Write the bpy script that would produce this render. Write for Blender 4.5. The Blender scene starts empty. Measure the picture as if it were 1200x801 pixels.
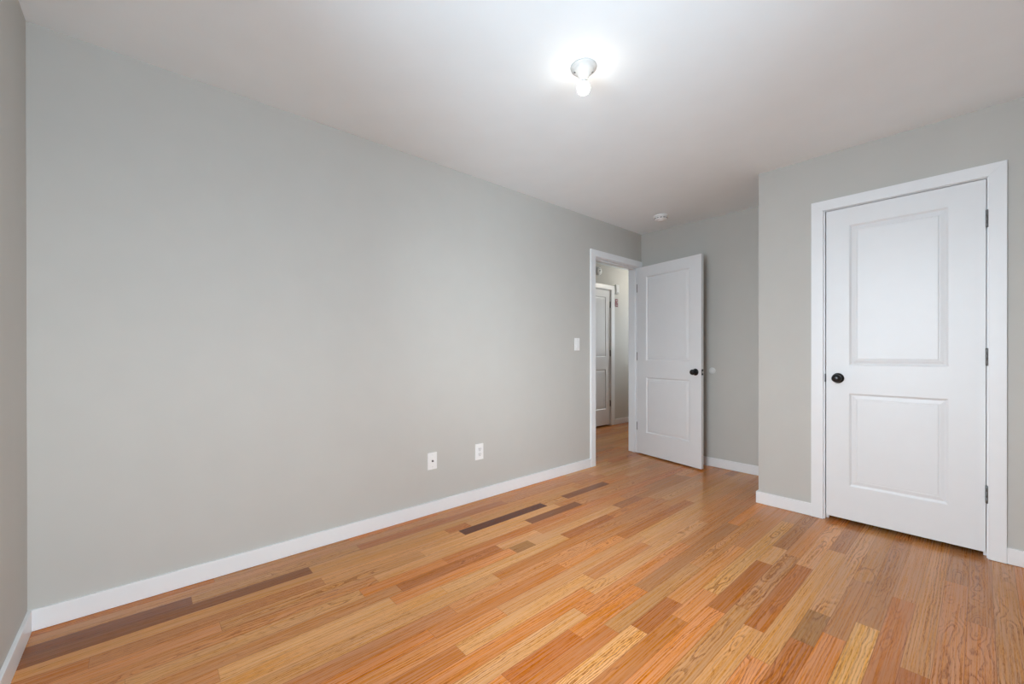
import bpy, bmesh, math, random
from mathutils import Vector, Matrix
scene = bpy.context.scene
COL = scene.collection
R_ = math.radians

# ------------------------------------------------------------------ dimensions (metres)
H = 2.429            # ceiling height
YF = 4.506           # far wall (behind the open door)
YC = 3.753           # wall with the closet door
XC = 1.425           # outer corner of the closet bump-out
XR = 3.60            # right wall
HX = -1.24           # hallway wall facing the room door
Y0D, Y1D = 3.664, 4.452   # room doorway in the long wall
DT = 2.050           # door head height
TW = 0.115           # wall thickness
BH, BT = 0.0856, 0.014    # baseboard

# ------------------------------------------------------------------ camera
yaw, pitch, roll = R_(48.517), R_(-0.0965), R_(-0.0437)
fw = Vector((-math.sin(yaw) * math.cos(pitch), math.cos(yaw) * math.cos(pitch), math.sin(pitch)))
rt = Vector((math.cos(yaw), math.sin(yaw), 0))
up = rt.cross(fw)
rt2 = rt * math.cos(roll) + up * math.sin(roll)
up2 = -rt * math.sin(roll) + up * math.cos(roll)
cd = bpy.data.cameras.new('camera')
cam = bpy.data.objects.new('camera', cd)
COL.objects.link(cam)
M = Matrix((rt2, up2, -fw)).transposed().to_4x4()
M.translation = Vector((2.5136, 0.3547, 1.1094))
cam.matrix_world = M
cd.sensor_fit = 'HORIZONTAL'
cd.sensor_width = 36.0
cd.lens = 485.554 / 1200 * 36
cd.shift_y = 13.655 / 1200
cd.clip_start = 0.02
scene.camera = cam

# ------------------------------------------------------------------ exposure, sky, daylight
scene.view_settings.view_transform = 'Standard'
scene.view_settings.look = 'None'
scene.view_settings.gamma = 1
scene.view_settings.use_curve_mapping = False
scene.view_settings.exposure = 0.36
SKY = 18.8            # sky strength
LAMP = 22.0          # emission of the glowing bulbs
LAMP_HALL = 300.0    # unseen hallway lamp, boosted to brighten the hallway wall
LAMP_COLOR = (1.0, 0.94, 0.84)
scene.cycles.max_bounces = 16
scene.cycles.diffuse_bounces = 10
scene.cycles.glossy_bounces = 6
scene.cycles.transparent_max_bounces = 12
scene.cycles.sample_clamp_indirect = 8.0
scene.cycles.caustics_reflective = False
scene.cycles.use_denoising = True

w = bpy.data.worlds.new('sky')
scene.world = w
w.use_nodes = True
nt = w.node_tree
nt.nodes.clear()
n_out = nt.nodes.new('ShaderNodeOutputWorld')
n_bg = nt.nodes.new('ShaderNodeBackground')
n_tc = nt.nodes.new('ShaderNodeTexCoord')
n_sp = nt.nodes.new('ShaderNodeSeparateXYZ')
n_rp = nt.nodes.new('ShaderNodeValToRGB')
n_rp.color_ramp.elements[0].position = 0.47
n_rp.color_ramp.elements[0].color = (0.45, 0.545, 0.625, 1)
n_rp.color_ramp.elements[1].position = 0.53
n_rp.color_ramp.elements[1].color = (0.82, 0.93, 1.02, 1)
e_z = n_rp.color_ramp.elements.new(1.0); e_z.color = (1.04, 1.16, 1.26, 1)
n_ma = nt.nodes.new('ShaderNodeMath'); n_ma.operation = 'MULTIPLY_ADD'
n_ma.inputs[1].default_value = 0.5; n_ma.inputs[2].default_value = 0.5
nt.links.new(n_tc.outputs['Generated'], n_sp.inputs[0])
nt.links.new(n_sp.outputs['Z'], n_ma.inputs[0])
nt.links.new(n_ma.outputs[0], n_rp.inputs[0])
nt.links.new(n_rp.outputs[0], n_bg.inputs['Color'])
n_bg.inputs['Strength'].default_value = SKY
nt.links.new(n_bg.outputs[0], n_out.inputs[0])

WIN_R = (0.12, 1.60, 0.90, 2.10)     # added unseen window in the right wall: y0 y1 z0 z1
WIN_N = (1.25, 2.40, 0.78, 2.28)
WIN_H = (-0.92, -0.44, 1.15, 2.05)   # added unseen window at the end of the hallway: x0 x1 z0 z1     # added unseen window in the near wall: x0 x1 z0 z1

def portal(name, loc, rot, sx, sz):
    l = bpy.data.lights.new(name, 'AREA'); l.shape = 'RECTANGLE'; l.size = sx; l.size_y = sz
    l.cycles.is_portal = True
    o = bpy.data.objects.new(name, l); COL.objects.link(o); o.location = loc; o.rotation_euler = rot
portal('daylight', (XR + TW + .01, (WIN_R[0] + WIN_R[1]) / 2, (WIN_R[2] + WIN_R[3]) / 2), (0, R_(90), 0), WIN_R[3] - WIN_R[2], WIN_R[1] - WIN_R[0])
portal('daylight', ((WIN_N[0] + WIN_N[1]) / 2, -TW - .01, (WIN_N[2] + WIN_N[3]) / 2), (R_(90), 0, 0), WIN_N[1] - WIN_N[0], WIN_N[3] - WIN_N[2])

portal('daylight', ((WIN_H[0] + WIN_H[1]) / 2, 7.31, (WIN_H[2] + WIN_H[3]) / 2), (R_(-90), 0, 0), WIN_H[1] - WIN_H[0], WIN_H[3] - WIN_H[2])

# ------------------------------------------------------------------ helpers
def srgb(r, g, b, k=1.0):
    f = lambda c: (c / 12.92 if c <= .04045 else ((c + .055) / 1.055) ** 2.4)
    return (f(r / 255) * k, f(g / 255) * k, f(b / 255) * k, 1)

def mat(name, color, rough=.5, metal=0., noise=0., nscale=40., bump=0., bscale=300., emit=None, spec=.5):
    m = bpy.data.materials.new(name); m.use_nodes = True
    t = m.node_tree; b = t.nodes['Principled BSDF']
    b.inputs['Base Color'].default_value = color
    b.inputs['Roughness'].default_value = rough
    b.inputs['Metallic'].default_value = metal
    b.inputs['Specular IOR Level'].default_value = spec
    tc = t.nodes.new('ShaderNodeTexCoord')
    if noise:
        n = t.nodes.new('ShaderNodeTexNoise'); n.inputs['Scale'].default_value = nscale; n.inputs['Detail'].default_value = 3
        t.links.new(tc.outputs['Object'], n.inputs['Vector'])
        r = t.nodes.new('ShaderNodeValToRGB')
        r.color_ramp.elements[0].position = .3; r.color_ramp.elements[1].position = .7
        r.color_ramp.elements[0].color = tuple(c * (1 - noise) for c in color[:3]) + (1,)
        r.color_ramp.elements[1].color = tuple(min(1, c * (1 + noise)) for c in color[:3]) + (1,)
        t.links.new(n.outputs['Fac'], r.inputs[0]); t.links.new(r.outputs[0], b.inputs['Base Color'])
    if bump:
        n = t.nodes.new('ShaderNodeTexNoise'); n.inputs['Scale'].default_value = bscale; n.inputs['Detail'].default_value = 2
        t.links.new(tc.outputs['Object'], n.inputs['Vector'])
        bp = t.nodes.new('ShaderNodeBump'); bp.inputs['Strength'].default_value = bump; bp.inputs['Distance'].default_value = .001
        t.links.new(n.outputs['Fac'], bp.inputs['Height']); t.links.new(bp.outputs[0], b.inputs['Normal'])
    if emit:
        b.inputs['Emission Color'].default_value = (*emit[0], 1); b.inputs['Emission Strength'].default_value = emit[1]
    return m

M_WALL = mat('greige_wall_paint', (0.528, 0.516, 0.482, 1), .62, noise=.012, nscale=6, bump=.12, bscale=420, spec=.3)
M_CEIL = mat('white_ceiling_paint', (0.88, 0.93, 0.955, 1), .75, noise=.01, nscale=5, bump=.12, bscale=380, spec=.2)
M_TRIM = mat('white_trim_paint', (0.80, 0.81, 0.82, 1), .34, noise=.008, nscale=12, bump=.04, bscale=160)
M_DOOR = mat('white_door_paint', (0.765, 0.775, 0.785, 1), .38, noise=.008, nscale=10, bump=.06, bscale=220)
M_PLATE = mat('white_plastic', (0.84, 0.84, 0.83, 1), .3, noise=.01, nscale=60)
M_PLATE2 = mat('white_plastic_insert', (0.76, 0.76, 0.75, 1), .28, noise=.01, nscale=60)
M_SLOT = mat('dark_slot', (0.03, 0.03, 0.03, 1), .6, noise=.1)
M_BLACK = mat('matte_black_metal', (0.012, 0.012, 0.012, 1), .3, metal=.4, noise=.15, nscale=90)
M_HINGE = mat('satin_steel', (0.17, 0.17, 0.17, 1), .42, metal=.7, noise=.08, nscale=120)
M_STEEL = mat('bright_steel', (0.62, 0.62, 0.60, 1), .3, metal=.9, noise=.05, nscale=120)
M_PORC = mat('white_porcelain', (0.50, 0.50, 0.49, 1), .18, noise=.008, nscale=50)
M_RED = mat('dark_red_plastic', (0.16, 0.012, 0.018, 1), .4, noise=.06, nscale=80)
M_BULB = mat('glowing_frosted_glass', (0.9, 0.9, 0.88, 1), .4, noise=.005, emit=(LAMP_COLOR, LAMP))
M_BULB_HALL = mat('unseen_hallway_bulb_glass', (0.9, 0.9, 0.88, 1), .4, noise=.005, emit=(LAMP_COLOR, LAMP_HALL))
M_RUBBER = mat('white_rubber', (0.70, 0.70, 0.68, 1), .55, noise=.02)
M_DARK = mat('closet_shade_paint', (0.50, 0.49, 0.47, 1), .6, noise=.01)

def pane_material():
    m = bpy.data.materials.new('window_glass'); m.use_nodes = True
    t = m.node_tree; t.nodes.clear()
    o = t.nodes.new('ShaderNodeOutputMaterial'); mx = t.nodes.new('ShaderNodeMixShader')
    a = t.nodes.new('ShaderNodeBsdfTransparent'); g = t.nodes.new('ShaderNodeBsdfGlossy'); g.inputs['Roughness'].default_value = .02
    fr = t.nodes.new('ShaderNodeFresnel'); fr.inputs['IOR'].default_value = 1.45
    t.links.new(fr.outputs[0], mx.inputs[0]); t.links.new(a.outputs[0], mx.inputs[1]); t.links.new(g.outputs[0], mx.inputs[2])
    t.links.new(mx.outputs[0], o.inputs[0])
    return m
M_GLASS = pane_material()

def box(bm, x0, x1, y0, y1, z0, z1, bev=0., mi=0):
    vs = [bm.verts.new((x, y, z)) for x in (x0, x1) for y in (y0, y1) for z in (z0, z1)]
    q = [(0, 1, 3, 2), (4, 6, 7, 5), (0, 4, 5, 1), (2, 3, 7, 6), (0, 2, 6, 4), (1, 5, 7, 3)]
    fs = [bm.faces.new([vs[i] for i in f]) for f in q]
    for f in fs: f.material_index = mi
    if bev:
        es = list({e for f in fs for e in f.edges})
        bmesh.ops.bevel(bm, geom=es, offset=bev, segments=2, affect='EDGES', profile=.6, clamp_overlap=True)
    return fs

def lathe(bm, prof, seg=40, mat4=None):
    """prof: (radius, height) pairs revolved about local z"""
    rings = []
    for r, z in prof:
        if r < 1e-6:
            rings.append([bm.verts.new((0, 0, z))])
        else:
            rings.append([bm.verts.new((r * math.cos(2 * math.pi * k / seg), r * math.sin(2 * math.pi * k / seg), z)) for k in range(seg)])
    new = [v for r in rings for v in r]
    for a, b in zip(rings, rings[1:]):
        for k in range(seg):
            k2 = (k + 1) % seg
            if len(a) == 1 and len(b) == 1: continue
            if len(a) == 1: f = bm.faces.new((a[0], b[k2], b[k]))
            elif len(b) == 1: f = bm.faces.new((a[k], a[k2], b[0]))
            else: f = bm.faces.new((a[k], a[k2], b[k2], b[k]))
            f.smooth = True
    if mat4 is not None:
        bmesh.ops.transform(bm, matrix=mat4, verts=new)
    return new

def link(name, bm, m, parent=None, smooth=False):
    bmesh.ops.remove_doubles(bm, verts=bm.verts, dist=1e-6)
    bmesh.ops.recalc_face_normals(bm, faces=bm.faces)
    me = bpy.data.meshes.new(name); bm.to_mesh(me); bm.free()
    for mm in (m if isinstance(m, (list, tuple)) else [m]): me.materials.append(mm)
    o = bpy.data.objects.new(name, me); COL.objects.link(o)
    if parent is not None: o.parent = parent
    if smooth:
        for p in me.polygons: p.use_smooth = True
    return o

def tag(o, label=None, cat=None, group=None, kind=None):
    if label: o['label'] = label
    if cat: o['category'] = cat
    if group: o['group'] = group
    if kind: o['kind'] = kind
    return o

def empty(name, loc, rotz=0.):
    o = bpy.data.objects.new(name, None); COL.objects.link(o)
    o.location = loc; o.rotation_euler = (0, 0, rotz); o.empty_display_size = .1
    return o

def struct(name, bm, m, label, cat):
    return tag(link(name, bm, m), label, cat, kind='structure')

# ------------------------------------------------------------------ floor: strip oak, one mesh, one face per board
W = 0.0757
X_E = 0.054          # board edge nearest the long wall
rnd = random.Random(11)
TONES = {
    'mid': (196, 134, 84), 'mid2': (190, 128, 82), 'light': (212, 158, 104), 'tan': (206, 152, 98), 'gold': (222, 172, 104),
    'salmon': (208, 134, 78), 'orange': (206, 128, 70), 'red': (184, 114, 62), 'dred': (160, 92, 48), 'dorange': (176, 98, 44),
    'brown': (158, 100, 66), 'dark': (104, 56, 34), 'mauve': (168, 116, 76), 'olive': (146, 108, 64), 'pale': (230, 178, 114),
    'grey': (184, 134, 88), 'umber': (134, 82, 50)}
KEEP = {'umber': .95, 'dark': 1.0, 'gold': .6, 'pale': .6, 'olive': .7, 'dorange': .75, 'dred': .65}
MEAN = srgb(201, 129, 65)
POOL = ['mid'] * 5 + ['mid2'] * 5 + ['light'] * 3 + ['tan'] * 3 + ['salmon'] * 4 + ['orange'] * 2 + ['red'] * 2 + ['grey'] * 3 + ['mauve']
# boards read off the photograph: row -> [(y_start, y_end, tone, grain)]  grain: c cathedral, s straight, None random
KNOWN = {
    1: [(0, 1.9, 'grey', 's'), (1.9, 3.4, 'mid2', 's')],
    2: [(-.3, .508, 'umber', 's'), (.508, 1.263, 'grey', None), (1.263, 2.35, 'brown', 's')],
    3: [(-.4, .985, 'umber', 's'), (.985, 2.0, 'tan', 's'), (2.0, 3.1, 'mid', 's')],
    4: [(-.2, 1.753, 'tan', 's'), (1.753, 1.92, 'red', 'c'), (1.92, 3.0, 'tan', 's')],
    5: [(.2, 1.0, 'mid2', 's'), (1.0, 1.814, 'tan', 's'), (1.814, 2.538, 'dark', 'f'), (2.538, 2.764, 'tan', 'c'), (2.764, 3.3, 'umber', 's')],
    6: [(-.3, .581, 'mid2', 's'), (.581, 1.5, 'tan', 'c'), (1.5, 2.6, 'light', 's')],
    7: [(.1, 1.2, 'mid', 'c'), (1.2, 2.236, 'light', 's'), (2.236, 2.75, 'umber', 's'), (2.75, 3.6, 'mid2', None)],
    8: [(.3, 1.10, 'light', 'c'), (1.10, 1.55, 'orange', 's'), (1.55, 2.5, 'red', 's')],
    9: [(.3, 1.25, 'mid', 'c'), (1.25, 1.865, 'dred', 'f'), (1.865, 2.18, 'light', 's'), (2.18, 3.1, 'mid', 's')],
    10: [(-.3, .542, 'mid2', None), (.542, 1.181, 'light', 's'), (1.181, 1.9, 'salmon', 's'), (1.9, 2.045, 'olive', 's'), (2.045, 2.9, 'light', 's'), (2.9, 3.2, 'brown', 'c'), (3.2, 4.0, 'mauve', 's')],
    11: [(.4, 1.4, 'light', 's'), (1.4, 2.252, 'tan', 's'), (2.252, 2.72, 'dred', 'c'), (2.72, 3.25, 'red', 'c'), (3.25, 4.1, 'tan', 's')],
    12: [(.5, 1.657, 'light', 's'), (1.657, 2.5, 'red', 's'), (2.5, 3.3, 'mid2', 'c')],
    13: [(.4, 1.348, 'mid2', 's'), (1.348, 2.3, 'mid', 'c'), (2.3, 3.2, 'mid2', 's')],
    14: [(.3, 1.2, 'orange', 's'), (1.2, 1.977, 'red', 's'), (1.977, 2.5, 'salmon', 'c'), (2.5, 3.4, 'red', 's')],
    15: [(.4, 1.5, 'salmon', 's'), (1.5, 2.6, 'tan', 's')],
    16: [(.3, 1.233, 'red', 's'), (1.233, 2.0, 'light', 's'), (2.0, 2.53, 'mid2', 's'), (2.53, 3.3, 'light', 's')],
    17: [(.5, 1.9, 'orange', 's'), (1.9, 3.1, 'tan', 'c')],
    18: [(.6, 1.75, 'light', 's'), (1.75, 2.7, 'salmon', 'c'), (2.7, 3.6, 'mid2', 's')],
    19: [(.3, 1.273, 'salmon', 's'), (1.273, 1.624, 'dorange', 's'), (1.624, 2.1, 'orange', 's'), (2.1, 3.2, 'mauve', 's')],
    20: [(.7, 1.757, 'red', 's'), (1.757, 2.5, 'grey', 's'), (2.5, 3.4, 'mid', 'c')],
    21: [(.9, 1.837, 'pale', 'c'), (1.837, 2.127, 'dred', 's'), (2.127, 2.9, 'mid', 's')],
    22: [(1.0, 2.023, 'red', 'c'), (2.023, 2.32, 'salmon', 's'), (2.32, 3.5, 'tan', 'c')],
    23: [(1.0, 2.2, 'salmon', 's'), (2.2, 2.805, 'dred', 'c'), (2.805, 3.054, 'light', 's'), (3.054, 3.8, 'mauve', 'c')],
    24: [(1.2, 2.3, 'grey', 'c'), (2.3, 3.0, 'grey', 'c'), (3.0, 3.8, 'mid2', 's')],
    25: [(1.3, 2.188, 'tan', 'c'), (2.188, 2.912, 'dred', 'c'), (2.912, 3.7, 'tan', 'c')],
    26: [(1.4, 2.015, 'salmon', 's'), (2.015, 3.24, 'tan', 's'), (3.24, 3.9, 'mauve', 'c')],
    27: [(1.5, 2.24, 'dred', 'c'), (2.24, 2.506, 'olive', 'c'), (2.506, 3.9, 'tan', 'c')],
    28: [(1.6, 2.37, 'orange', 's'), (2.37, 2.95, 'mauve', 's'), (2.95, 3.9, 'grey', 'c')],
    29: [(1.7, 2.547, 'gold', 's'), (2.547, 3.72, 'mauve', 'c')],
    30: [(1.7, 2.9, 'red', 'c'), (2.9, 3.75, 'grey', 's')],
    31: [(1.7, 2.349, 'dred', 'c'), (2.349, 3.9, 'grey', 's')],
    32: [(1.8, 3.273, 'mid2', 'c'), (3.273, 3.9, 'mauve', 'c')],
    33: [(1.8, 2.9, 'mid2', 'c'), (2.9, 3.9, 'mauve', 'c')],
    34: [(1.9, 3.9, 'grey', 'c')],
}
def floor_mesh():
    bm = bmesh.new()
    uvl = bm.loops.layers.uv.new('board')
    tl = bm.loops.layers.float_color.new('tone')
    sl = bm.loops.layers.float_color.new('seed')
    ymin, ymax = -.12, 7.3
    i0, i1 = int(math.floor((HX - .1 - X_E) / W)), int(math.ceil((XR + .12 - X_E) / W))
    for i in range(i0, i1 + 1):
        xa, xb = X_E + W * (i - 1), X_E + W * i
        segs = list(KNOWN.get(i, []))
        if segs:
            y = segs[0][0]
        else:
            y = ymin - rnd.uniform(0, .9)
            segs = []
        pre = []
        while segs and y > ymin:
            L = rnd.uniform(.4, 1.4); pre.append((y - L, y, rnd.choice(POOL), None)); y -= L
        y = segs[-1][1] if segs else y
        while y < ymax:
            L = rnd.choice([rnd.uniform(.3, .7), rnd.uniform(.6, 1.5), rnd.uniform(.8, 1.9)])
            segs.append((y, y + L, rnd.choice(POOL), None)); y += L
        for (a, b, tn, gr) in pre + segs:
            ya, yb = max(a, ymin), min(b, ymax)
            if yb - ya < .001: continue
            f = bm.faces.new([bm.verts.new(p) for p in ((xa, ya, 0), (xb, ya, 0), (xb, yb, 0), (xa, yb, 0))])
            j = rnd.uniform(.93, 1.07)
            c = srgb(*TONES[tn]); q = KEEP.get(tn, .68); c = [q * a + (1 - q) * b for a, b in zip(c, MEAN)]; c = (c[0] * j, c[1] * j * rnd.uniform(.97, 1.03), c[2] * j * rnd.uniform(.94, 1.06), 1)
            g = gr or rnd.choice('sssc')
            # seed: (random, pith offset, ring period, grain strength)
            if g == 'c': sd = (rnd.random(), .5 + rnd.uniform(-.06, .06), rnd.uniform(.5, 1.0), rnd.uniform(.6, 1.0))
            elif g == 'f': sd = (rnd.random(), .5 + rnd.uniform(-.05, .05), .30, .95)
            else: sd = (rnd.random(), .5 + rnd.choice((-1, 1)) * rnd.uniform(.25, .45), rnd.uniform(.35, .8), rnd.uniform(.4, .8))
            ou = rnd.uniform(0, 50)
            for lp in f.loops:
                x, yy, _ = lp.vert.co
                lp[uvl].uv = ((x - xa) / W, yy - ya + .0)
                lp[tl] = c; lp[sl] = sd
    return bm

def floor_material():
    m = bpy.data.materials.new('strip_oak_floor'); m.use_nodes = True
    t = m.node_tree; N = t.nodes; Lk = t.links; b = N['Principled BSDF']
    def math_(op, a=None, c=None, d=None):
        n = N.new('ShaderNodeMath'); n.operation = op
        for k, v in enumerate((a, c, d)):
            if v is None: continue
            if isinstance(v, (int, float)): n.inputs[k].default_value = v
            else: Lk.new(v, n.inputs[k])
        return n.outputs[0]
    def mrange(v, a, b2, c=0., d=1., smooth=True):
        n = N.new('ShaderNodeMapRange'); n.interpolation_type = 'SMOOTHSTEP' if smooth else 'LINEAR'
        Lk.new(v, n.inputs['Value'])
        for k, x in (('From Min', a), ('From Max', b2), ('To Min', c), ('To Max', d)): n.inputs[k].default_value = x
        return n.outputs[0]
    def comb(x, y, z):
        n = N.new('ShaderNodeCombineXYZ')
        for k, v in enumerate((x, y, z)):
            if isinstance(v, (int, float)): n.inputs[k].default_value = v
            else: Lk.new(v, n.inputs[k])
        return n.outputs[0]
    def noise(vec, scale, detail=2., rough=.5):
        n = N.new('ShaderNodeTexNoise'); n.inputs['Scale'].default_value = scale; n.inputs['Detail'].default_value = detail
        n.inputs['Roughness'].default_value = rough
        Lk.new(vec, n.inputs['Vector']); return n.outputs['Fac']
    uv = N.new('ShaderNodeUVMap'); uv.uv_map = 'board'
    sp = N.new('ShaderNodeSeparateXYZ'); Lk.new(uv.outputs[0], sp.inputs[0])
    tone = N.new('ShaderNodeVertexColor'); tone.layer_name = 'tone'
    seed = N.new('ShaderNodeVertexColor'); seed.layer_name = 'seed'
    ss = N.new('ShaderNodeSeparateColor'); Lk.new(seed.outputs['Color'], ss.inputs[0])
    s1, s2, s3, s4 = ss.outputs[0], ss.outputs[1], ss.outputs[2], seed.outputs['Alpha']
    u = math_('MULTIPLY', sp.outputs[0], W); v = sp.outputs[1]
    zs = math_('MULTIPLY', s1, 97.0)
    # growth rings cut by the board face: r = sqrt(x^2 + d(y)^2)
    x0 = math_('MULTIPLY', math_('SUBTRACT', s2, .5), .22)
    xl = math_('SUBTRACT', math_('SUBTRACT', u, W / 2), x0)
    n1 = noise(comb(math_('MULTIPLY', u, 9.), math_('MULTIPLY', v, 3.4), zs), 1.0, 2., .45)
    n2 = noise(comb(math_('MULTIPLY', u, 60.), math_('MULTIPLY', v, 11.), zs), 1.0, 2.)
    slope = math_('MULTIPLY_ADD', s1, .12, -.06)
    d = math_('ADD', math_('MULTIPLY', math_('SUBTRACT', v, math_('MULTIPLY', s1, .9)), slope), math_('MULTIPLY', math_('SUBTRACT', n1, .5), .15))
    r = math_('SQRT', math_('ADD', math_('MULTIPLY', xl, xl), math_('MULTIPLY', d, d)))
    r = math_('ADD', r, math_('MULTIPLY', math_('SUBTRACT', n2, .5), .007))
    per = math_('MULTIPLY', s3, .0150)
    rp_ = math_('DIVIDE', r, per)
    ph = math_('FRACT', rp_)
    wn = N.new('ShaderNodeTexWhiteNoise'); wn.noise_dimensions = '2D'
    Lk.new(comb(math_('FLOOR', rp_), zs, 0.), wn.inputs['Vector'])
    # fine open pores running along the board
    po = noise(comb(math_('MULTIPLY', u, 900.), math_('MULTIPLY', v, 34.), zs), 1.0, 2., .65)
    pore = mrange(po, .47, .62)
    wid = math_('MULTIPLY_ADD', wn.outputs['Value'], .35, .18)
    fall = math_('SUBTRACT', 1., mrange(math_('DIVIDE', ph, wid), .30, 1.6))
    early = math_('MULTIPLY', math_('MULTIPLY', mrange(ph, 0., .05), fall), math_('MULTIPLY_ADD', wn.outputs['Value'], .75, .35))
    st = noise(comb(math_('MULTIPLY', u, 190.), math_('MULTIPLY', v, 2.6), zs), 1.0, 3., .65)
    streak = mrange(st, .40, .66)
    br = noise(comb(math_('MULTIPLY', u, 14.), math_('MULTIPLY', v, 2.0), zs), 1.0, 3., .6)
    patch = mrange(br, .30, .62)
    dark = math_('MULTIPLY', math_('ADD', math_('MULTIPLY', math_('MULTIPLY', early, patch), math_('MULTIPLY_ADD', pore, .75, .35)), math_('MULTIPLY', math_('MULTIPLY', pore, streak), .50)), s4)
    dark = math_('MINIMUM', math_('MULTIPLY', dark, 1.6), 1.)
    mx = N.new('ShaderNodeMix'); mx.data_type = 'RGBA'; mx.blend_type = 'MULTIPLY'
    Lk.new(dark, mx.inputs[0]); Lk.new(tone.outputs['Color'], mx.inputs[6]); mx.inputs[7].default_value = (.36, .25, .17, 1)
    # slow colour drift along each board
    hs = N.new('ShaderNodeHueSaturation')
    Lk.new(mx.outputs[2], hs.inputs['Color'])
    Lk.new(math_('MULTIPLY_ADD', br, .55, .80), hs.inputs['Value'])
    Lk.new(math_('MULTIPLY_ADD', streak, .16, .94), hs.inputs['Saturation'])
    # hairline seams between boards
    eu = math_('MINIMUM', sp.outputs[0], math_('SUBTRACT', 1., sp.outputs[0]))
    seam = mrange(eu, .006, .016, 1., 0.)
    seam2 = mrange(v, .0006, .0016, 1., 0.)
    sm = math_('MULTIPLY', math_('MAXIMUM', seam, seam2), .62)
    m2 = N.new('ShaderNodeMix'); m2.data_type = 'RGBA'; m2.blend_type = 'MULTIPLY'
    Lk.new(sm, m2.inputs[0]); Lk.new(hs.outputs[0], m2.inputs[6]); m2.inputs[7].default_value = (.30, .20, .13, 1)
    Lk.new(m2.outputs[2], b.inputs['Base Color'])
    tcn = N.new('ShaderNodeTexCoord')
    rn = noise(tcn.outputs['Object'], 9., 2.)
    Lk.new(math_('MULTIPLY_ADD', rn, .10, .17), b.inputs['Roughness'])
    b.inputs['Specular IOR Level'].default_value = .24
    wv = noise(tcn.outputs['Object'], 26., 1.)
    bp = N.new('ShaderNodeBump'); bp.inputs['Strength'].default_value = .35; bp.inputs['Distance'].default_value = .0011
    Lk.new(math_('SUBTRACT', math_('ADD', math_('MULTIPLY', wv, .5), math_('MULTIPLY', dark, -.12)), math_('MULTIPLY', sm, .5)), bp.inputs['Height'])
    Lk.new(bp.outputs[0], b.inputs['Normal'])
    return m
M_FLOOR = floor_material()
def add_floor():
    bm = floor_mesh()
    me = bpy.data.meshes.new('floor'); bm.to_mesh(me); bm.free()
    me.materials.append(M_FLOOR)
    o = bpy.data.objects.new('floor', me); COL.objects.link(o)
    s = o.modifiers.new('thickness', 'SOLIDIFY'); s.thickness = .02; s.offset = -1
    tag(o, 'glossy oak strip floor of mixed tan and reddish brown boards', 'floor', kind='structure')
add_floor()

# ------------------------------------------------------------------ walls and ceiling
bm = bmesh.new(); box(bm, HX - .3, XR + TW, -TW, 7.3, H, H + .1)
struct('ceiling', bm, M_CEIL, 'flat white painted ceiling', 'ceiling')

def wall_with_hole(axis, a0, a1, t0, t1, ha, hb, hz0, hz1):
    """wall running along `axis` ('x' or 'y') from a0 to a1, thickness t0..t1, one opening"""
    bm = bmesh.new()
    def bx(p, q, z0, z1):
        if axis == 'y': box(bm, t0, t1, p, q, z0, z1)
        else: box(bm, p, q, t0, t1, z0, z1)
    bx(a0, ha, 0, H); bx(hb, a1, 0, H); bx(ha, hb, hz1, H)
    if hz0 > 0: bx(ha, hb, 0, hz0)
    return bm
JT = .018     # jamb board thickness
struct('wall_left', wall_with_hole('y', -TW, 7.3, -TW, 0, Y0D - JT, Y1D + JT, 0, DT + JT), M_WALL, 'long plain greige wall with two white outlets and a doorway at its far end', 'wall')
bm = bmesh.new(); box(bm, 0, XR, YF, YF + TW, 0, H)
struct('wall_far', bm, M_WALL, 'short greige wall behind the open white door', 'wall')
CX0, CX1 = 1.826, 2.536     # closet jamb faces
bm = wall_with_hole('x', XC, XR, YC, YC + TW, CX0 - JT, CX1 + JT, 0, DT + JT)
box(bm, XC, XC + TW, YC + TW, YF, 0, H)
struct('wall_closet', bm, M_WALL, 'greige bump-out wall around the closed white closet door', 'wall')
struct('wall_right', wall_with_hole('y', -TW, YF + TW, XR, XR + TW, WIN_R[0], WIN_R[1], WIN_R[2], WIN_R[3]), M_WALL, 'greige wall with an added window, to the right of the closet wall', 'wall')
struct('wall_near', wall_with_hole('x', 0, XR, -TW, 0, WIN_N[0], WIN_N[1], WIN_N[2], WIN_N[3]), M_WALL, 'sliver of greige wall at the left edge of the view', 'wall')
# hallway shell
HD0, HD1 = 4.965, 5.675      # hallway door
bm = wall_with_hole('y', 2.1, 7.3, HX - .1, HX, HD0 - .004 - JT, HD1 + .004 + JT, 0, 2.062 + JT)
box(bm, HX - .3, HX - .1, 2.1, 7.3, 0, H)
struct('wall_hallway', bm, M_WALL, 'greige hallway wall seen through the open doorway', 'wall')
bm = wall_with_hole('x', HX, -TW, 7.2, 7.3, *WIN_H); box(bm, HX, -TW, 2.0, 2.1, 0, H)
struct('wall_hallway_end', bm, M_WALL, 'end walls closing the hallway beyond the doorway', 'wall')

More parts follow.
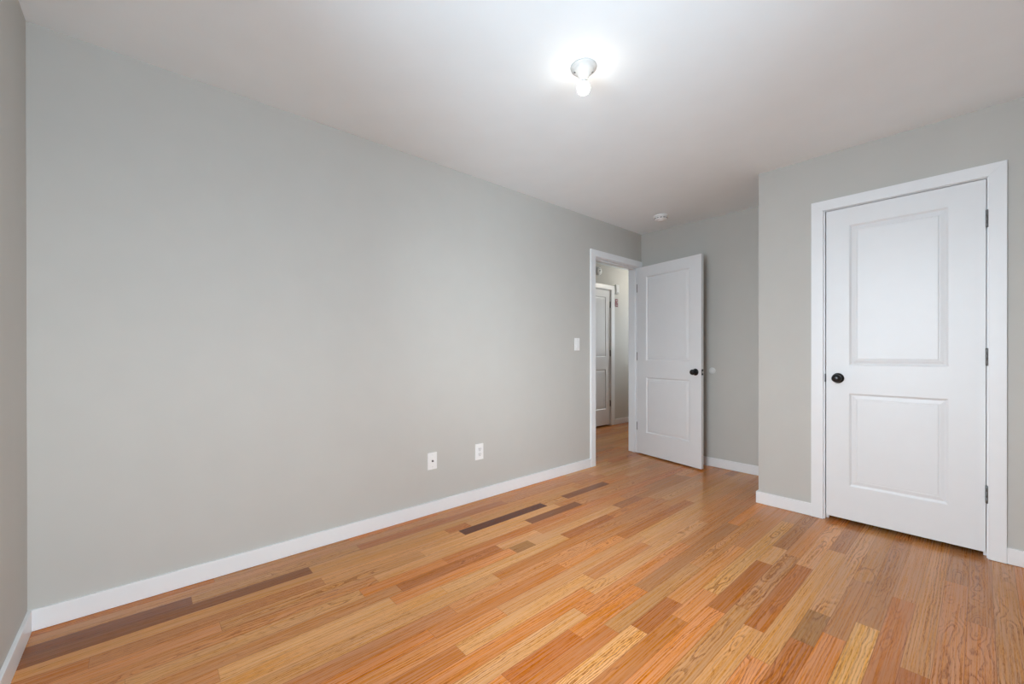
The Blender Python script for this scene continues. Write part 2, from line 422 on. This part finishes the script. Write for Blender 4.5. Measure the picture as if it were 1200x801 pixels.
# ------------------------------------------------------------------ baseboards
def baseboard(name, runs, label):
    bm = bmesh.new()
    for (x0, x1, y0, y1) in runs: box(bm, x0, x1, y0, y1, 0.0015, BH, .0025)
    return struct(name, bm, M_TRIM, label, 'baseboard')
CAS = .066; CT = .017
baseboard('baseboard_left', [(0, BT, 0.0, 3.588)], 'white baseboard along the long wall with the outlets')
baseboard('baseboard_far', [(0, XC, YF - BT, YF)], 'white baseboard of the short wall behind the open door')
baseboard('baseboard_closet', [(XC - BT, 1.752, YC - BT, YC), (2.606, XR, YC - BT, YC), (XC - BT, XC, YC - BT + .001, YF - BT)], 'white baseboard either side of the closet door')
baseboard('baseboard_near', [(BT, XR, 0, BT)], 'white baseboard at the lower left edge of the view')
baseboard('baseboard_right', [(XR - BT, XR, BT, YC - BT)], 'white baseboard of the right wall under the added window')
baseboard('baseboard_hallway', [(HX, HX + BT, HD1 + .11, 7.2), (HX, HX + BT, 2.1, HD0 - .11)], 'white baseboard in the hallway beyond the doorway')

# ------------------------------------------------------------------ door casings (mitred) and jambs
def casing(bm, pts_in, pts_out, place, t):
    """pts: four (a, z) corners left-foot, left-head, right-head, right-foot; place(a, z, depth)"""
    for k in range(3):
        quad = [pts_in[k], pts_in[k + 1], pts_out[k + 1], pts_out[k]]
        # a hair of shrink so that the mitre reads as a joint
        vb = [bm.verts.new(place(a, z, 0)) for a, z in quad]
        vt = [bm.verts.new(place(a, z, t)) for a, z in quad]
        fs = [bm.faces.new(vb), bm.faces.new(vt)]
        for i in range(4):
            j = (i + 1) % 4
            fs.append(bm.faces.new((vb[i], vb[j], vt[j], vt[i])))
        bmesh.ops.recalc_face_normals(bm, faces=fs)
        es = list({e for f in fs[1:2] for e in f.edges})
        bmesh.ops.bevel(bm, geom=es, offset=.0016, segments=2, affect='EDGES', profile=.5)

# closet
bm = bmesh.new()
casing(bm, [(1.818, .0015), (1.818, 2.053), (2.541, 2.053), (2.541, .0015)], [(1.752, .0015), (1.752, 2.119), (2.606, 2.119), (2.606, .0015)],
       lambda a, z, d: (a, YC - d, z), CT)
struct('trim_1', bm, M_TRIM, 'white mitred casing around the closet door', 'door casing')
bm = bmesh.new()
box(bm, CX0 - JT, CX0, YC, YC + TW, .0015, DT); box(bm, CX1, CX1 + JT, YC, YC + TW, .0015, DT); box(bm, CX0 - JT, CX1 + JT, YC, YC + TW, DT, DT + JT)
box(bm, CX0, CX0 + .012, YC + .04, YC + .07, .0015, DT); box(bm, CX1 - .012, CX1, YC + .04, YC + .07, .0015, DT); box(bm, CX0, CX1, YC + .04, YC + .07, DT - .012, DT)
t2 = struct('trim_2', bm, M_TRIM, 'white jamb set inside the closet casing', 'door jamb')
bm = bmesh.new(); box(bm, CX0 - .0025, CX0 + .0012, YC - .004, YC + .026, .915, .969, .0008)
link('strike_plate', bm, M_HINGE, t2)['label'] = 'grey steel strike plate'
# room door
bm = bmesh.new()
casing(bm, [(3.658, .0015), (3.658, 2.056), (4.457, 2.056), (4.457, .0015)], [(3.588, .0015), (3.588, 2.119), (4.503, 2.119), (4.503, .0015)],
       lambda a, z, d: (d, a, z), CT)
struct('trim_3', bm, M_TRIM, 'white casing around the open doorway to the hall', 'door casing')
bm = bmesh.new()
box(bm, -TW, 0, Y0D - JT, Y0D, .0015, DT); box(bm, -TW, 0, Y1D, Y1D + JT, .0015, DT); box(bm, -TW, 0, Y0D - JT, Y1D + JT, DT, DT + JT)
box(bm, -.072, -.040, Y0D, Y0D + .012, .0015, DT); box(bm, -.072, -.040, Y1D - .012, Y1D, .0015, DT); box(bm, -.072, -.040, Y0D, Y1D, DT - .012, DT)
t4 = struct('trim_4', bm, M_TRIM, 'white jamb lining the open doorway to the hall', 'door jamb')
for z in (1.825, 1.072, .30):
    bm = bmesh.new(); box(bm, -.0225, .001, Y1D - .002, Y1D, z - .045, z + .045); link('hinge_plate', bm, M_HINGE, t4)['label'] = 'grey steel hinge plate'
bm = bmesh.new()
casing(bm, [(3.658, .0015), (3.658, 2.056), (4.457, 2.056), (4.457, .0015)], [(3.588, .0015), (3.588, 2.119), (4.527, 2.119), (4.527, .0015)],
       lambda a, z, d: (-TW - d, a, z), CT)
struct('trim_5', bm, M_TRIM, 'white casing on the hallway side of the open doorway', 'door casing')
# hallway door
bm = bmesh.new()
casing(bm, [(HD0 - .012, .0015), (HD0 - .012, 2.070), (HD1 + .012, 2.070), (HD1 + .012, .0015)],
       [(HD0 - .10, .0015), (HD0 - .10, 2.136), (HD1 + .10, 2.136), (HD1 + .10, .0015)], lambda a, z, d: (HX + d, a, z), CT)
struct('trim_6', bm, M_TRIM, 'white casing around the hallway door', 'door casing')
bm = bmesh.new()
box(bm, HX - .1, HX, HD0 - .004 - JT, HD0 - .004, .0015, 2.062); box(bm, HX - .1, HX, HD1 + .004, HD1 + .004 + JT, .0015, 2.062)
box(bm, HX - .1, HX, HD0 - .004 - JT, HD1 + .004 + JT, 2.062, 2.062 + JT)
struct('trim_7', bm, M_TRIM, 'white jamb inside the hallway door casing', 'door jamb')

# ------------------------------------------------------------------ two-panel moulded doors
PROF = [(0, 0), (.003, -.0012), (.010, -.0075), (.014, -.0088), (.022, -.0070), (.030, -.0048), (.037, -.0042), (.040, -.0058), (.043, -.0030)]
def leaf_mesh(wd, z0, z1, th, panels):
    """local frame: x along the leaf (0 = latch/left edge), y = depth (front at 0, back at th)"""
    bm = bmesh.new()
    for side in (0, 1):
        def P(x, z, d):
            return (x, -d if side == 0 else th + d, z)
        xs = sorted({0, wd} | {p[0] for p in panels} | {p[1] for p in panels})
        zs = sorted({z0, z1} | {p[2] for p in panels} | {p[3] for p in panels})
        for i in range(len(xs) - 1):
            for j in range(len(zs) - 1):
                xa, xb, za, zb = xs[i], xs[i + 1], zs[j], zs[j + 1]
                if any(p[0] <= xa and p[1] >= xb and p[2] <= za and p[3] >= zb for p in panels):
                    prev = None
                    for off, dp in PROF:
                        ring = [bm.verts.new(P(x, z, dp)) for x, z in ((xa + off, za + off), (xb - off, za + off), (xb - off, zb - off), (xa + off, zb - off))]
                        if prev:
                            for k in range(4): bm.faces.new((prev[k], prev[(k + 1) % 4], ring[(k + 1) % 4], ring[k]))
                        prev = ring
                    bm.faces.new(prev)
                else:
                    bm.faces.new([bm.verts.new(P(x, z, 0)) for x, z in ((xa, za), (xb, za), (xb, zb), (xa, zb))])
    xs = sorted({0, wd} | {p[0] for p in panels} | {p[1] for p in panels}); zs = sorted({z0, z1} | {p[2] for p in panels} | {p[3] for p in panels})
    for a, b in zip(xs, xs[1:]):
        for z in (z0, z1): bm.faces.new([bm.verts.new(q) for q in ((a, 0, z), (b, 0, z), (b, th, z), (a, th, z))])
    for a, b in zip(zs, zs[1:]):
        for x in (0, wd): bm.faces.new([bm.verts.new(q) for q in ((x, 0, a), (x, 0, b), (x, th, b), (x, th, a))])
    bmesh.ops.remove_doubles(bm, verts=bm.verts, dist=1e-5)
    bmesh.ops.recalc_face_normals(bm, faces=bm.faces)
    es = [e for e in bm.edges if e.is_manifold and e.calc_face_angle(0) > 1.4 and all(min(abs(v.co.x), abs(v.co.x - wd), abs(v.co.z - z0), abs(v.co.z - z1)) < 1e-5 for v in e.verts)]
    bmesh.ops.bevel(bm, geom=es, offset=.0012, segments=2, affect='EDGES', profile=.5)
    return bm

KNOB_PROF = [(0, -.064), (.010, -.0635), (.018, -.061), (.0240, -.055), (.0268, -.047), (.0262, -.039), (.0225, -.032), (.0165, -.027), (.0125, -.023), (.0118, -.010)]
ROSE_PROF = [(.0118, -.0105), (.022, -.0095), (.030, -.007), (.033, -.003), (.033, 0), (0, 0)]
def knob(parent, x, z, y, front=True):
    """round black knob with its rosette; axis along local y"""
    rot = Matrix.Translation((x, y, z)) @ Matrix.Rotation(R_(-90 if front else 90), 4, 'X')
    bm = bmesh.new(); lathe(bm, KNOB_PROF + [(0, -.010)], 40, rot)
    k = link('knob', bm, M_BLACK, parent, True); k['label'] = 'round black door knob'
    bm = bmesh.new(); lathe(bm, ROSE_PROF + [(.0118, -.0105)], 40, rot)
    link('rosette', bm, M_BLACK, k, True)
    return k

def hinge(parent, x, y, z, plate=None):
    """knuckle barrel with ball tips; plate = (x0,x1,y0,y1) leaf plate"""
    bm = bmesh.new()
    h = .045
    lathe(bm, [(0, -h - .003), (.004, -h - .002), (.0058, -h), (.0058, -h * .36), (.0052, -h * .35), (.0052, -h * .33), (.0058, -h * .32), (.0058, h * .32), (.0052, h * .33), (.0052, h * .35), (.0058, h * .36), (.0058, h), (.004, h + .002), (0, h + .003)], 16, Matrix.Translation((x, y, z)))
    o = link('hinge', bm, M_HINGE, parent, True); o['label'] = 'grey steel butt hinge'
    if plate:
        bm = bmesh.new(); box(bm, *plate, z - h, z + h)
        link('hinge_plate', bm, M_HINGE, o)
    return o

# closet door: origin at the left (latch) edge, facing -y
LW = 2.533 - 1.831
d1 = tag(empty('door_1', (1.831, YC + .001, 0)), 'closed white two-panel closet door with a black knob', 'door', kind='structure')
pan = lambda l, r: [(l, r, .248, .848), (l, r, 1.027, 1.933)]
link('door_leaf', leaf_mesh(LW, .031, 2.0455, .035, pan(.120, .563)), M_DOOR, d1)
knob(d1, .0635, .943, 0)
for z in (1.831, 1.086, .345): hinge(d1, LW + .0035, -.0075, z, (LW + .0004, LW + .0022, -.004, .030))

# room door: open about 79 degrees; hall face towards the camera
ang = math.atan2(-.150, .768)
d2 = tag(empty('door_2', (.005, 4.418, 0), ang), 'white two-panel room door standing open beside the far wall', 'door', kind='structure')
link('door_leaf', leaf_mesh(.783, .014, 2.042, .035, pan(.123, .660)), M_DOOR, d2)
knob(d2, .722, .926, 0); knob(d2, .722, .926, .035, False)
bm = bmesh.new(); box(bm, .7822, .7836, .005, .030, .926 - .028, .926 + .028, .0004)
fp = link('latch_plate', bm, M_BLACK, d2); fp['label'] = 'black latch plate on the door edge'
bm = bmesh.new(); box(bm, .7834, .7935, .011, .024, .926 - .010, .926 + .010, .002)
link('latch_bolt', bm, M_STEEL, fp)
for z in (1.825, 1.072, .30): hinge(d2, .000, .043, z, (-.0022, -.0002, .004, .040))

# hallway door: closed, hinges on its right
d3 = tag(empty('door_3', (HX - .004, HD0, 0), R_(90)), 'closed white two-panel door in the hallway, seen through the doorway', 'door', kind='structure')
link('door_leaf', leaf_mesh(HD1 - HD0, .022, 2.057, .035, [(.10, .61, .258, .860), (.10, .61, 1.050, 1.955)]), M_DOOR, d3)
for z in (1.845, 1.105, .340): hinge(d3, HD1 - HD0 + .0025, -.0075, z, (HD1 - HD0 + .0004, HD1 - HD0 + .002, -.004, .030))
knob(d3, .06, .95, 0)

# ------------------------------------------------------------------ unseen windows, added and sized for their daylight
def window(name, place, a0, a1, z0, z1, label):
    """place(a, depth, z): depth 0 = room face of the wall, + outwards"""
    def bx(bm, p, q, d0, d1, za, zb, bev=.002):
        A = place(p, d0, za); B = place(q, d1, zb)
        box(bm, min(A[0], B[0]), max(A[0], B[0]), min(A[1], B[1]), max(A[1], B[1]), za, zb, bev)
    root = tag(empty(name, place((a0 + a1) / 2, 0, z0)), label, 'window', kind='structure')
    def part(nm, bm, m):
        o = link(nm, bm, m); o.parent = root; o.matrix_parent_inverse = Matrix.Translation(-root.location); return o
    bm = bmesh.new(); t = .022
    bx(bm, a0, a0 + t, 0, TW, z0, z1); bx(bm, a1 - t, a1, 0, TW, z0, z1); bx(bm, a0, a1, 0, TW, z0, z0 + t); bx(bm, a0, a1, 0, TW, z1 - t, z1)
    part('window_frame', bm, M_TRIM)
    zm = (z0 + z1) / 2; s = .04
    for k, (za, zb, d) in enumerate(((z0 + t, zm + s / 2, .045), (zm - s / 2, z1 - t, .075))):
        bm = bmesh.new()
        p, q = a0 + t, a1 - t
        bx(bm, p, p + s, d, d + .028, za, zb); bx(bm, q - s, q, d, d + .028, za, zb); bx(bm, p + s, q - s, d, d + .028, za, za + s); bx(bm, p + s, q - s, d, d + .028, zb - s, zb)
        sash = part('sash', bm, M_TRIM)
        bm = bmesh.new(); bx(bm, p + s, q - s, d + .012, d + .016, za + s, zb - s, 0)
        o = link('pane', bm, M_GLASS, sash)
    bm = bmesh.new(); c = .066
    bx(bm, a0 - c, a0, -CT, 0, z0, z1 + c); bx(bm, a1, a1 + c, -CT, 0, z0, z1 + c); bx(bm, a0, a1, -CT, 0, z1, z1 + c)
    part('window_casing', bm, M_TRIM)
    bm = bmesh.new(); bx(bm, a0 - c, a1 + c, -.035, 0, z0 - .022, z0); part('window_sill', bm, M_TRIM)
window('added_window_1', lambda a, d, z: (XR + d, a, z), *WIN_R, 'unseen white double-hung window added in the right wall for daylight')
window('added_window_3', lambda a, d, z: (a, 7.2 + d, z), *WIN_H, 'unseen white double-hung window added at the far end of the hallway')  # out of view, added to lift the lower hallway wall
window('added_window_2', lambda a, d, z: (a, -d, z), *WIN_N, 'unseen white double-hung window added behind the camera for daylight')

# ------------------------------------------------------------------ bare-bulb ceiling lampholder
def lampholder(loc, label, glow=M_BULB):
    root = tag(empty('ceiling_light', loc), label, 'ceiling light')
    bm = bmesh.new()
    lathe(bm, [(0, 0), (.059, 0), (.060, -.004), (.058, -.010), (.050, -.013), (.046, -.018), (.045, -.022), (.036, -.026), (.030, -.033), (.026, -.040), (.0245, -.046), (.0195, -.047), (.0195, -.060), (.017, -.062), (0, -.062)], 56)
    base = link('lamp_base', bm, M_PORC, root, True); base['label'] = 'white porcelain lampholder base'
    for s in (-1, 1):
        bm = bmesh.new(); lathe(bm, [(0, -.0035), (.004, -.003), (.0048, 0), (0, .001)], 14, Matrix.Translation((.0405 * s * math.cos(.83), .0405 * s * math.sin(.83), -.0235)))
        link('screw', bm, M_HINGE, base, True)
    bm = bmesh.new()
    sph = lambda t: (.0288 * math.sin(R_(t)), -.0985 + .0288 * math.cos(R_(t)))
    pr = [(0, sph(40)[1] + .001), (sph(40)[0] - .001, sph(40)[1] + .001)] + [sph(t) for t in range(40, 181, 7)]
    pr[-1] = (0, -.1273)
    lathe(bm, pr, 40)
    b = link('bulb', bm, glow, root, True); b['label'] = 'lit frosted white bulb'
    bm = bmesh.new()
    lathe(bm, [(0, -.060), (.0132, -.060), (.0140, -.066), (.0165, -.072), (sph(40)[0] + .0006, sph(40)[1] + .0004), (sph(40)[0] + .0004, sph(40)[1]), (0, sph(40)[1] + .0002)], 40)
    link('bulb_collar', bm, M_PORC, b, True)
    return root
lampholder((1.298, 1.872, H), 'white ceiling lampholder with one lit bare bulb')
lampholder((-.60, 6.30, H), 'unseen white lampholder with a lit bulb added on the hallway ceiling', M_BULB_HALL)  # out-of-view lamp, added to light the wall beyond the doorway

# ------------------------------------------------------------------ smoke detector
sd = tag(empty('smoke_detector', (.467, 4.085, H)), 'round white smoke detector on the ceiling above the open door', 'smoke detector')
bm = bmesh.new(); lathe(bm, [(0, 0), (.068, 0), (.069, -.006), (.066, -.012), (.060, -.013), (0, -.013)], 48)
link('mounting_base', bm, M_PLATE, sd, True)
bm = bmesh.new(); lathe(bm, [(0, -.013), (.058, -.013), (.060, -.020), (.058, -.034), (.050, -.040), (.030, -.042), (.028, -.046), (.010, -.047), (0, -.047)], 48)
link('cover', bm, M_PLATE, sd, True)
for k in range(12):
    a = 2 * math.pi * k / 12
    bm = bmesh.new(); box(bm, -.0105, .0105, -.001, .001, -.0295, -.0235)
    bmesh.ops.transform(bm, matrix=Matrix.Rotation(a, 4, 'Z') @ Matrix.Translation((0, .0597, 0)), verts=bm.verts)
    link('vent', bm, M_SLOT, sd)

# ------------------------------------------------------------------ wall plates on the long wall (local x = wall direction +y, local y into the wall)
def plate(name, label, cat, y, z, w2=.035, h2=.0575, t=.006):
    o = tag(empty(name, (0.0002, y, z), R_(90)), label, cat)
    bm = bmesh.new(); box(bm, -w2, w2, -t, 0, -h2, h2, .0022)
    link('faceplate', bm, M_PLATE, o)
    return o
def screw(parent, x, z, y, m=M_PLATE2):
    bm = bmesh.new(); lathe(bm, [(0, -.0015), (.0025, -.0012), (.0034, 0), (0, .001)], 14, Matrix.Translation((x, y, z)) @ Matrix.Rotation(R_(-90), 4, 'X'))
    o = link('screw', bm, m, parent, True)
    bm = bmesh.new(); box(bm, x - .0026, x + .0026, y - .0018, y - .0010, z - .0004, z + .0004)
    link('screw_slot', bm, M_SLOT, o)

cx = plate('coax_wall_plate', 'white cable wall plate with one dark round jack, left of the outlet', 'wall plate', 1.838, .364, .036, .058)
bm = bmesh.new()
lathe(bm, [(0, -.016), (.0016, -.016), (.0017, -.0120), (.0030, -.0120), (.0032, -.016), (.0047, -.0158), (.0048, -.006), (0, -.005)], 18, Matrix.Rotation(R_(-90), 4, 'X') @ Matrix.Translation((0, 0, 0)))
cj = link('coax_jack', bm, M_HINGE, cx, True); cj['label'] = 'dark threaded cable jack'
bm = bmesh.new(); lathe(bm, [(.0048, -.0085), (.0075, -.0085), (.0078, -.0055), (.0048, -.0055), (.0048, -.0085)], 6, Matrix.Rotation(R_(-90), 4, 'X'))
link('hex_nut', bm, M_HINGE, cj)
screw(cx, 0, .041, -.006); screw(cx, 0, -.041, -.006)

ou = plate('electrical_outlet', 'white duplex electrical outlet, right of the cable plate and nearer the doorway', 'outlet', 2.243, .364, .0365, .0595, .008)
for s in (1, -1):
    bm = bmesh.new(); cz = s * .0195
    pts = []
    for k in range(32):
        a = 2 * math.pi * k / 32
        x, z = .0172 * math.cos(a), .0172 * math.sin(a)
        pts.append((x, max(-.0140, min(.0140, z)) + cz))
    vb = [bm.verts.new((x, -.007, z)) for x, z in pts]; vt = [bm.verts.new((x, -.0102, z)) for x, z in pts]
    bm.faces.new(vt); bm.faces.new(vb)
    for k in range(32): bm.faces.new((vb[k], vb[(k + 1) % 32], vt[(k + 1) % 32], vt[k]))
    rc = link('receptacle', bm, M_PLATE2, ou)
    for sx, hh in ((-.0063, .0042), (.0063, .0035)):
        bm = bmesh.new(); box(bm, sx - .001, sx + .001, -.0106, -.0100, cz + .003 - hh, cz + .003 + hh); link('slot', bm, M_SLOT, rc)
    bm = bmesh.new(); lathe(bm, [(0, -.0004), (.0024, -.0004), (.0024, .001), (0, .001)], 14, Matrix.Translation((0, -.0102, cz - .0075)) @ Matrix.Rotation(R_(-90), 4, 'X'))
    link('ground_hole', bm, M_SLOT, rc)
screw(ou, 0, 0, -.008)

sw = plate('light_switch', 'white paddle light switch on the long wall beside the doorway', 'light switch', 3.390, 1.190, .0355, .0585)
bm = bmesh.new(); box(bm, -.0172, .0172, -.0072, -.0050, -.0340, .0340, .0006); link('switch_frame', bm, M_PLATE2, sw)
bm = bmesh.new()
vs = [bm.verts.new(p) for p in ((-.0155, -.0065, -.032), (.0155, -.0065, -.032), (.0155, -.0065, .032), (-.0155, -.0065, .032), (-.0155, -.0125, -.032), (.0155, -.0125, -.032), (.0155, -.0080, 0.0), (-.0155, -.0080, 0.0), (.0155, -.0078, .032), (-.0155, -.0078, .032))]
for f in ((0, 1, 2, 3), (4, 5, 6, 7), (7, 6, 8, 9), (0, 1, 5, 4), (3, 2, 8, 9), (0, 4, 7, 9, 3), (1, 5, 6, 8, 2)): bm.faces.new([vs[k] for k in f])
link('paddle', bm, M_PLATE, sw)
screw(sw, 0, .048, -.006); screw(sw, 0, -.048, -.006)

# ------------------------------------------------------------------ door stop on the far wall
ds = tag(empty('door_stop', (.776, YF, .935)), 'small round white wall bumper behind the open door knob', 'door stop')
Mx = Matrix.Rotation(R_(-90), 4, 'X')
bm = bmesh.new(); lathe(bm, [(0, 0), (.031, 0), (.0315, -.003), (.030, -.005), (.024, -.006), (0, -.006)], 36, Mx); link('bumper_base', bm, M_RUBBER, ds, True)
bm = bmesh.new(); lathe(bm, [(0, -.005), (.023, -.005), (.0225, -.010), (.018, -.013), (.010, -.0125), (0, -.0115)], 36, Mx); link('bumper_pad', bm, M_RUBBER, ds, True)

# ------------------------------------------------------------------ things on the hallway wall (local y into the wall)
al = tag(empty('wall_alarm', (HX, 5.372, 2.318), R_(90)), 'round white alarm with a dark centre, above the hallway door', 'alarm')
bm = bmesh.new(); lathe(bm, [(0, 0), (.066, 0), (.067, -.008), (.062, -.012), (.060, -.026), (.052, -.034), (.030, -.037), (0, -.037)], 44, Mx); link('alarm_cover', bm, M_PLATE, al, True)
bm = bmesh.new(); lathe(bm, [(0, -.040), (.013, -.039), (.015, -.0365), (0, -.0360)], 24, Mx); link('test_button', bm, M_HINGE, al, True)
for k in (-1, 1):
    bm = bmesh.new(); box(bm, -.022, .022, -.0375, -.0335, k * .032 - .002, k * .032 + .002); link('vent', bm, M_SLOT, al)

wb = tag(empty('wall_box', (HX, 5.836, 2.096), R_(90)), 'tall white box on the hallway wall above the red plate', 'wall box')
bm = bmesh.new(); box(bm, -.042, .042, -.030, 0, -.068, .068, .005); link('housing', bm, M_PLATE, wb)
bm = bmesh.new(); box(bm, -.030, .030, -.0312, -.0295, -.062, -.054, .0005); link('grille', bm, M_SLOT, wb)
bm = bmesh.new(); box(bm, -.034, .034, -.032, -.029, -.046, .060, .001); link('front_cover', bm, M_PLATE2, wb)

rp = tag(empty('red_switch_plate', (HX, 5.842, 1.885), R_(90)), 'dark red switch plate with white marks on the hallway wall', 'switch plate')
bm = bmesh.new(); box(bm, -.0365, .0365, -.006, 0, -.060, .060, .002); link('faceplate', bm, M_RED, rp)
bm = bmesh.new(); box(bm, -.006, .006, -.020, -.005, -.004, .012, .0015); link('toggle', bm, M_PLATE, rp)
for zz, hw in ((.040, .026), (.031, .020), (-.036, .024)):
    bm = bmesh.new(); box(bm, -hw, hw, -.0064, -.0058, zz - .002, zz + .002); link('white_mark', bm, M_PLATE, rp)
